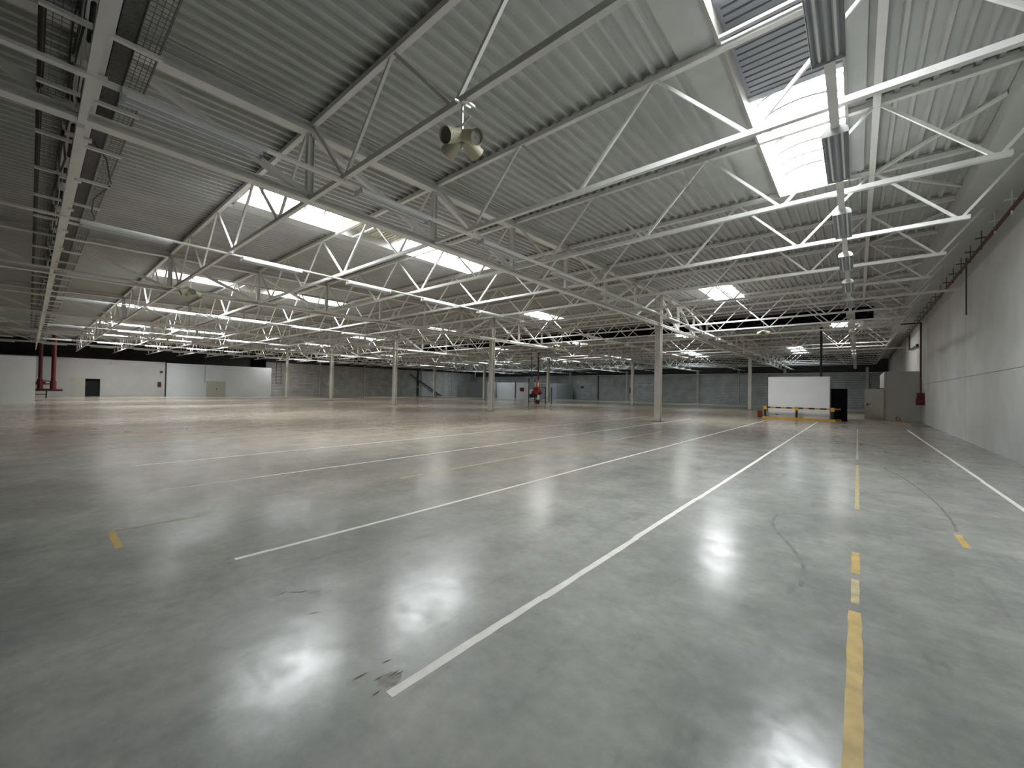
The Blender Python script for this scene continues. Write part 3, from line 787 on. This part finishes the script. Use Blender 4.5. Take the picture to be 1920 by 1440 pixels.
# white room wall with the dark doorway (faces the hall)
w1 = Mb(); X1 = -70.0
w1.box(X1-0.15, X1, -9, 3.15, 0, 4.62); w1.box(X1-0.15, X1, 5.62, 11.6, 0, 4.62); w1.box(X1-0.15, X1, 3.15, 5.62, 2.14, 4.62); w1.box(X1-5, X1, -9, 11.6, 4.5, 4.62)
o = struct('wall_store', w1, M['storewall'])
dd = struct('door_1', Mb().box(X1-0.05, X1+0.03, 3.15, 4.3, 0.0, 2.12), M['cream'])
link('door_frame', Mb().box(X1-0.10, X1+0.04, 5.55, 5.62, 0, 2.14).box(X1-0.10, X1+0.04, 3.15, 5.62, 2.10, 2.16).mesh('door_frame', M['cream']), dd)
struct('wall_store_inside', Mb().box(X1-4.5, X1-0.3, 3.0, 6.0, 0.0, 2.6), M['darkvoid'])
single('wall_speaker', Mb().box(X1, X1+0.12, 6.4, 6.9, 4.0, 4.35), M['skyframe'], 'small grey box high on the wall above the dark doorway', 'wall box')
single('wall_sign', Mb().box(X1, X1+0.03, 11.05, 11.35, 3.05, 3.35), M['darksteel'], 'small dark square sign high at the end of the white wall', 'sign')
t = thing('fire_extinguisher', 'red and white extinguisher on the end of the white wall', 'fire extinguisher', (X1+0.15, 11.1, 1.2))
part('cylinder', Mb().tube((X1+0.15, 11.1, 1.25), (X1+0.15, 11.1, 1.75), 0.11, 10), M['red'], t)
part('bracket', Mb().box(X1, X1+0.05, 10.85, 11.2, 1.2, 1.9), M['darksteel'], t)
# brighter white room with double doors
struct('wall_office', Mb().box(X1-4, X1+0.12, 11.75, 24.4, 0, 4.42), M['officewall'])
t2 = struct('door_2', Mb().box(X1+0.10, X1+0.17, 16.1, 18.35, 0.0, 2.13), M['cream'])
link('door_leaf', Mb().box(X1+0.15, X1+0.19, 16.15, 17.2, 0.02, 2.08).mesh('door_leaf', M['cream']), t2)
link('door_leaf', Mb().box(X1+0.15, X1+0.19, 17.24, 18.3, 0.02, 2.08).mesh('door_leaf', M['cream']), t2)
link('door_handle', Mb().box(X1+0.19, X1+0.24, 17.25, 17.33, 0.95, 1.15).mesh('door_handle', M['black']), t2)
single('hanging_conduit', Mb().tube((X1+0.145, 15.9, 1.85), (X1+0.145, 15.9, 5.2), 0.025, 6), M['darksteel'], 'thin conduit hanging down the bright white room wall beside double doors', 'conduit')
single('dark_hatch', Mb().box(XL+0.06, -74.0, 23.1, 25.0, 4.5, 5.9), M['dark'], 'black opening above the end of the bright white room', 'hatch')
# far low rooms
single('grey_room', Mb().box(-67.7, -58.5, 61.2, 66, 0, 3.22), M['greyroom'], 'low blue grey room in the far corner', 'room')
t = thing('room_door', 'grey door in the front of the low blue grey room', 'door', (-65.3, 61.15, 0))
part('leaf', Mb().box(-66.3, -64.3, 61.14, 61.19, 0, 2.18), M['cream'], t)
part('handle', Mb().box(-65.35, -65.28, 61.10, 61.14, 1.0, 1.12), M['black'], t)
single('white_office', Mb().box(-58.3, -48.6, 64.0, 70, 0, 3.2), M['whitepanel'], 'low bright white office block beside the blue grey room', 'room')
single('white_office', Mb().box(-48.6, -44.6, 66.0, 72, 0, 3.1), M['greyroom'], 'low blue grey office block end near the valve frame', 'room')  # end block coloured blue grey
single('office_mullion', Mb().box(-53.3, -53.1, 63.9, 64.0, 0, 3.2), M['darksteel'], 'dark upright strip on the front of the white office block', 'post')
for nm, x0, x1, y, z0, z1, mm, lab, cat in (
        ('hose_cabinet', -51.9, -51.0, 63.8, 1.45, 2.15, 'red', 'dark red hose cabinet on the front of the white office block', 'fire cabinet'),
        ('hose_cabinet', -33.1, -32.3, 73.7, 1.45, 2.45, 'red', 'dark red hose cabinet on the back wall beside a post', 'fire cabinet'),
        ('wall_clock', -43.8, -43.2, 73.85, 2.3, 2.7, 'darksteel', 'small dark box on the back wall beyond the grey office', 'wall box'),
        ('wall_number', -37.6, -36.9, 73.9, 2.7, 3.0, 'skyframe', 'pair of small grey plates on the back wall between posts', 'sign')):
    single(nm, Mb().box(x0, x1, y, YB-0.005 if y > 70 else 63.995, z0, z1), M[mm], lab, cat)

# red sprinkler risers by the near white wall
t = thing('valve_station', 'dark red sprinkler valve station with two tall risers beside the white wall', 'valve station', (-64.2, 1.3, 0))
part('riser', Mb().tube((-64, 0.72, 1.9), (-64, 0.72, 6.75), 0.15, 12), M['maroon'], t, 'near-black riser')
part('riser', Mb().tube((-64, 1.62, 0.9), (-64, 1.62, 6.75), 0.17, 12), M['red'], t)
part('header', Mb().tube((-64, 0.2, 0.80), (-64, 2.3, 0.80), 0.13, 12), M['maroon'], t)
part('valve', Mb().tube((-64, 0.72, 0.9), (-64, 0.72, 1.9), 0.22, 10).tube((-64, 0.3, 1.5), (-64, 1.1, 1.5), 0.16, 10), M['red'], t)
part('valve', Mb().tube((-64, 1.62, 0.9), (-64, 1.62, 1.75), 0.24, 10), M['red'], t)
part('small_pipe', Mb().tube((-63.9, 0.7, 1.75), (-63.9, 1.7, 1.7), 0.05, 8).tube((-63.9, 0.7, 1.45), (-63.9, 1.7, 1.4), 0.05, 8), M['maroon'], t)
part('stand', Mb().box(-64.1, -63.9, 0.25, 1.2, 0.3, 0.38).box(-64.1, -63.9, 1.12, 1.22, 0, 0.7).box(-64.1, -63.9, 0.3, 0.4, 0, 0.7), M['black'], t)

# valve frame out in the hall
t = thing('sprinkler_valve', 'dark steel frame with red valve wheel and pipes standing by a far column', 'valve frame', (-29.3, 39.6, 0))
FX0, FX1, FY0, FY1 = -30.55, -28.05, 39.3, 40.5
for x in (FX0, FX1, -29.45):
    for y in (FY0, FY1):
        if x == -29.45 and y == FY1: continue
        part('leg', Mb().bar((x, y, 0), (x, y, 3.1 if x == FX0 else 2.0), 0.09), M['darksteel'], t)
fr = Mb(); fr.bar((FX0, FY0, 0.32), (FX1, FY0, 0.32), 0.05); fr.bar((FX0, FY0, 0.85), (-29.45, FY0, 0.3), 0.04); fr.bar((FX1, FY0, 0.9), (-29.2, FY0, 0.3), 0.04)
fr.bar((FX1, FY0, 2.0), (-29.2, FY0, 1.2), 0.035); fr.bar((FX1, FY0, 1.0), (-29.2, FY0, 1.9), 0.035); fr.bar((FX0, FY0, 2.0), (FX1, FY0, 2.0), 0.05)
part('cross_bracing', fr, M['darksteel'], t)
wh = Mb(); wh.tube((-29.35, 39.1, 1.6), (-29.35, 39.5, 1.6), 0.42, 20)
part('valve_wheel', wh, M['redb'], t, 'bright red valve body')
part('valve_body', Mb().tube((-30.2, 39.6, 1.35), (-29.0, 39.6, 1.35), 0.25, 12), M['red'], t)
for x in (-29.65, -29.25): part('pipe', Mb().tube((x, 39.7, 1.6), (x, 39.7, 2.9), 0.10, 10), M['pink'], t, 'faded pink upright pipe')
part('riser', Mb().tube((-30.5, 39.7, 3.0), (-30.5, 39.7, 6.9), 0.05, 8), M['darksteel'], t)
part('riser', Mb().tube((-29.45, 39.7, 2.9), (-29.45, 39.7, 6.9), 0.09, 8), M['maroon'], t)
part('gauge_box', Mb().box(-30.5, -29.75, 39.25, 39.45, 1.75, 2.6), M['greyroom'], t)
part('drain_box', Mb().box(-29.3, -29.0, 39.2, 39.4, 0.03, 0.5), M['red'], t)
part('pump', Mb().box(-30.5, -29.7, 39.35, 39.9, 0.75, 1.2), M['black'], t)

# ------------------------------------------------------------------ floor tapes and paint
def tape(name, x, y0, y1, wd, m, label, cat='floor line', skew=0.0, group='floor lines', breaks=()):
    mb = Mb(); ys = [y0]+list(breaks)+[y1]; off = 0
    for i, (a, b) in enumerate(zip(ys[:-1], ys[1:])):
        xo = x+(0.010 if i % 2 else 0.0); z = 0.0015
        n = max(2, int((b-a)/0.12)) if (b-a) < 6 else max(2, int((b-a)/0.5))
        L_, R_ = [], []
        for j in range(n+1):
            y = a+(b-a)*j/n
            e1 = random.uniform(-1, 1)*wd*0.05; e2 = random.uniform(-1, 1)*wd*0.05
            L_.append((xo-wd/2+e1, y, z)); R_.append((xo+wd/2+e2, y, z))
        vs = L_+R_
        mb.add(vs, [(j, n+1+j, n+2+j, j+1) for j in range(n)])
    return single(name, mb, m, label, cat, group, (x, (y0+y1)/2, 0))
tape('floor_tape', -1.86, 1.25, 31.0, 0.062, M['ptape'], 'thick white floor tape starting nearest the viewer, ending at the guard rail', breaks=(2.6, 4.35, 6.6, 12.0))
tape('floor_tape', -4.37, 1.26, 30.5, 0.055, M['ptape'], 'white floor tape, second of the long ones from the concrete wall side', breaks=(1.55,))
tape('floor_tape', 1.84, -3.0, 27.5, 0.062, M['ptape'], 'white floor tape running alongside the concrete wall', breaks=(11.9,))
tape('floor_tape', -8.02, 1.30, 27.0, 0.055, M['ptape'], 'white floor tape, third line out, running past the nearest column')
tape('floor_tape', -10.75, 1.30, 27.0, 0.05, M['ptape'], 'white floor tape, fourth line out from the concrete wall')
tape('floor_tape', -14.6, 1.30, 27.0, 0.05, M['yfade'], 'faint white floor tape, fifth line out')
tape('floor_tape', -17.2, 1.4, 24.0, 0.05, M['yfade'], 'faint floor line farthest out toward the white rooms')
tape('floor_tape', -6.2, 4.3, 17.0, 0.05, M['yfade'], 'faint worn yellow line between two white tapes')
tape('floor_paint', -0.01, 0.8, 4.0, 0.075, M['ytape'], 'bold yellow painted stripe closest to the viewer')
tape('floor_paint', -0.01, 4.15, 4.7, 0.055, M['yfade'], 'worn fragment of yellow stripe just past the bold piece')
tape('floor_paint', -0.01, 4.85, 5.5, 0.06, M['ytape'], 'second yellow stripe piece of the broken yellow line')
tape('floor_paint', 0.0, 7.6, 12.5, 0.05, M['yfade'], 'faded pale yellow stripe farther along the broken yellow line')
tape('floor_paint', 0.0, 13.5, 26.0, 0.045, M['yghost'], 'faintest far stretch of the broken yellow line')
tape('floor_paint', 0.90, 6.5, 7.06, 0.06, M['ytape'], 'short yellow dash by itself near the wall-side tape')
lm = Mb(); lm.add([(-6.13, 0.575, 0.0015), (-5.47, 0.575, 0.0015), (-5.47, 0.635, 0.0015), (-6.17, 0.635, 0.0015)], [(0, 1, 2, 3)])
single('floor_paint', lm, M['ytape'], 'short yellow corner dash near the cable tray side', 'floor line', 'floor lines')
tape('floor_tape', -6.14, 0.64, 1.35, 0.04, M['yfade'], 'faint worn strip running from the yellow corner dash', 'floor line')
def ribbon(pts, wd):
    mb = Mb(); L_, R_ = [], []; P = []
    for i in range(len(pts)-1):
        p0 = Vector(pts[max(0, i-1)]); p1 = Vector(pts[i]); p2 = Vector(pts[i+1]); p3 = Vector(pts[min(len(pts)-1, i+2)])
        for j in range(8):
            t = j/8; P.append(0.5*((2*p1)+(p2-p0)*t+(2*p0-5*p1+4*p2-p3)*t*t+(3*p1-p0-3*p2+p3)*t*t*t))
    P.append(Vector(pts[-1])); n = len(P)
    for i, p in enumerate(P):
        d = (P[min(n-1, i+1)]-P[max(0, i-1)]).normalized(); q = Vector((-d.y, d.x)); e = wd*(0.5+0.12*math.sin(i*1.7))
        L_.append((p.x+q.x*e, p.y+q.y*e, 0.0009)); R_.append((p.x-q.x*e, p.y-q.y*e, 0.0009))
    return mb.add(L_+R_, [(i, i+1, n+i+1, n+i) for i in range(n-1)])
single('tyre_mark', ribbon([(-0.38, 6.75), (-0.62, 6.75), (-0.80, 6.5), (-0.78, 5.9), (-0.52, 5.2), (-0.38, 4.7), (-0.36, 4.2)], 0.035), M['tyre'], 'curved grey tyre mark on the floor left of the broken yellow line', 'tyre mark')
single('tyre_mark', ribbon([(0.45, 12.5), (0.72, 11.0), (0.90, 9.2), (0.94, 7.9), (0.91, 7.2)], 0.03), M['tyre'], 'long curved tyre mark leading to the lone yellow dash', 'tyre mark')
sb = Mb(); rr_ = random.Random(9); ctr = (-1.955, 1.315)
ring = [(ctr[0]+math.cos(2*math.pi*i/18)*0.065*rr_.uniform(0.7, 1.15), ctr[1]+math.sin(2*math.pi*i/18)*0.075*rr_.uniform(0.7, 1.15), 0.0008) for i in range(18)]
single('floor_stain', sb.add(ring, [tuple(range(18))]), M['stain'], 'brownish patch worn in the concrete beside the nearest end of white tape', 'stain')
sc = Mb(); rnd = random.Random(5)
for (x, y, l) in ((-2.1, 1.39, .06), (-2.1, 1.22, .08), (-2.01, 1.28, .05), (-1.92, 1.21, .05), (-1.96, 1.38, .05), (-1.98, 1.36, .06), (-3.34, 1.37, .09), (-2.93, 1.34, .07), (-3.39, 1.3, .08), (-3.30, 1.42, .06), (-4.42, 1.22, .05), (-4.3, 1.2, .05)):
    a = rnd.uniform(0.8, 1.8); d = Vector((math.cos(a), math.sin(a), 0)); nrm = Vector((-d.y, d.x, 0)); p = Vector((x, y, 0.0016)); ww = 0.008; l *= 1.25
    sc.add([p-d*l/2, p+nrm*ww*0.6-d*l*0.1, p+d*l/2, p-nrm*ww+d*l*0.05], [(3, 2, 1, 0)])
so = link('floor_scuffs', sc.mesh('floor_scuffs', M['scuff'])); so['kind'] = 'stuff'; so['label'] = 'dark chips and scuffs in the concrete around the near ends of the white tapes'; so['category'] = 'floor marks'
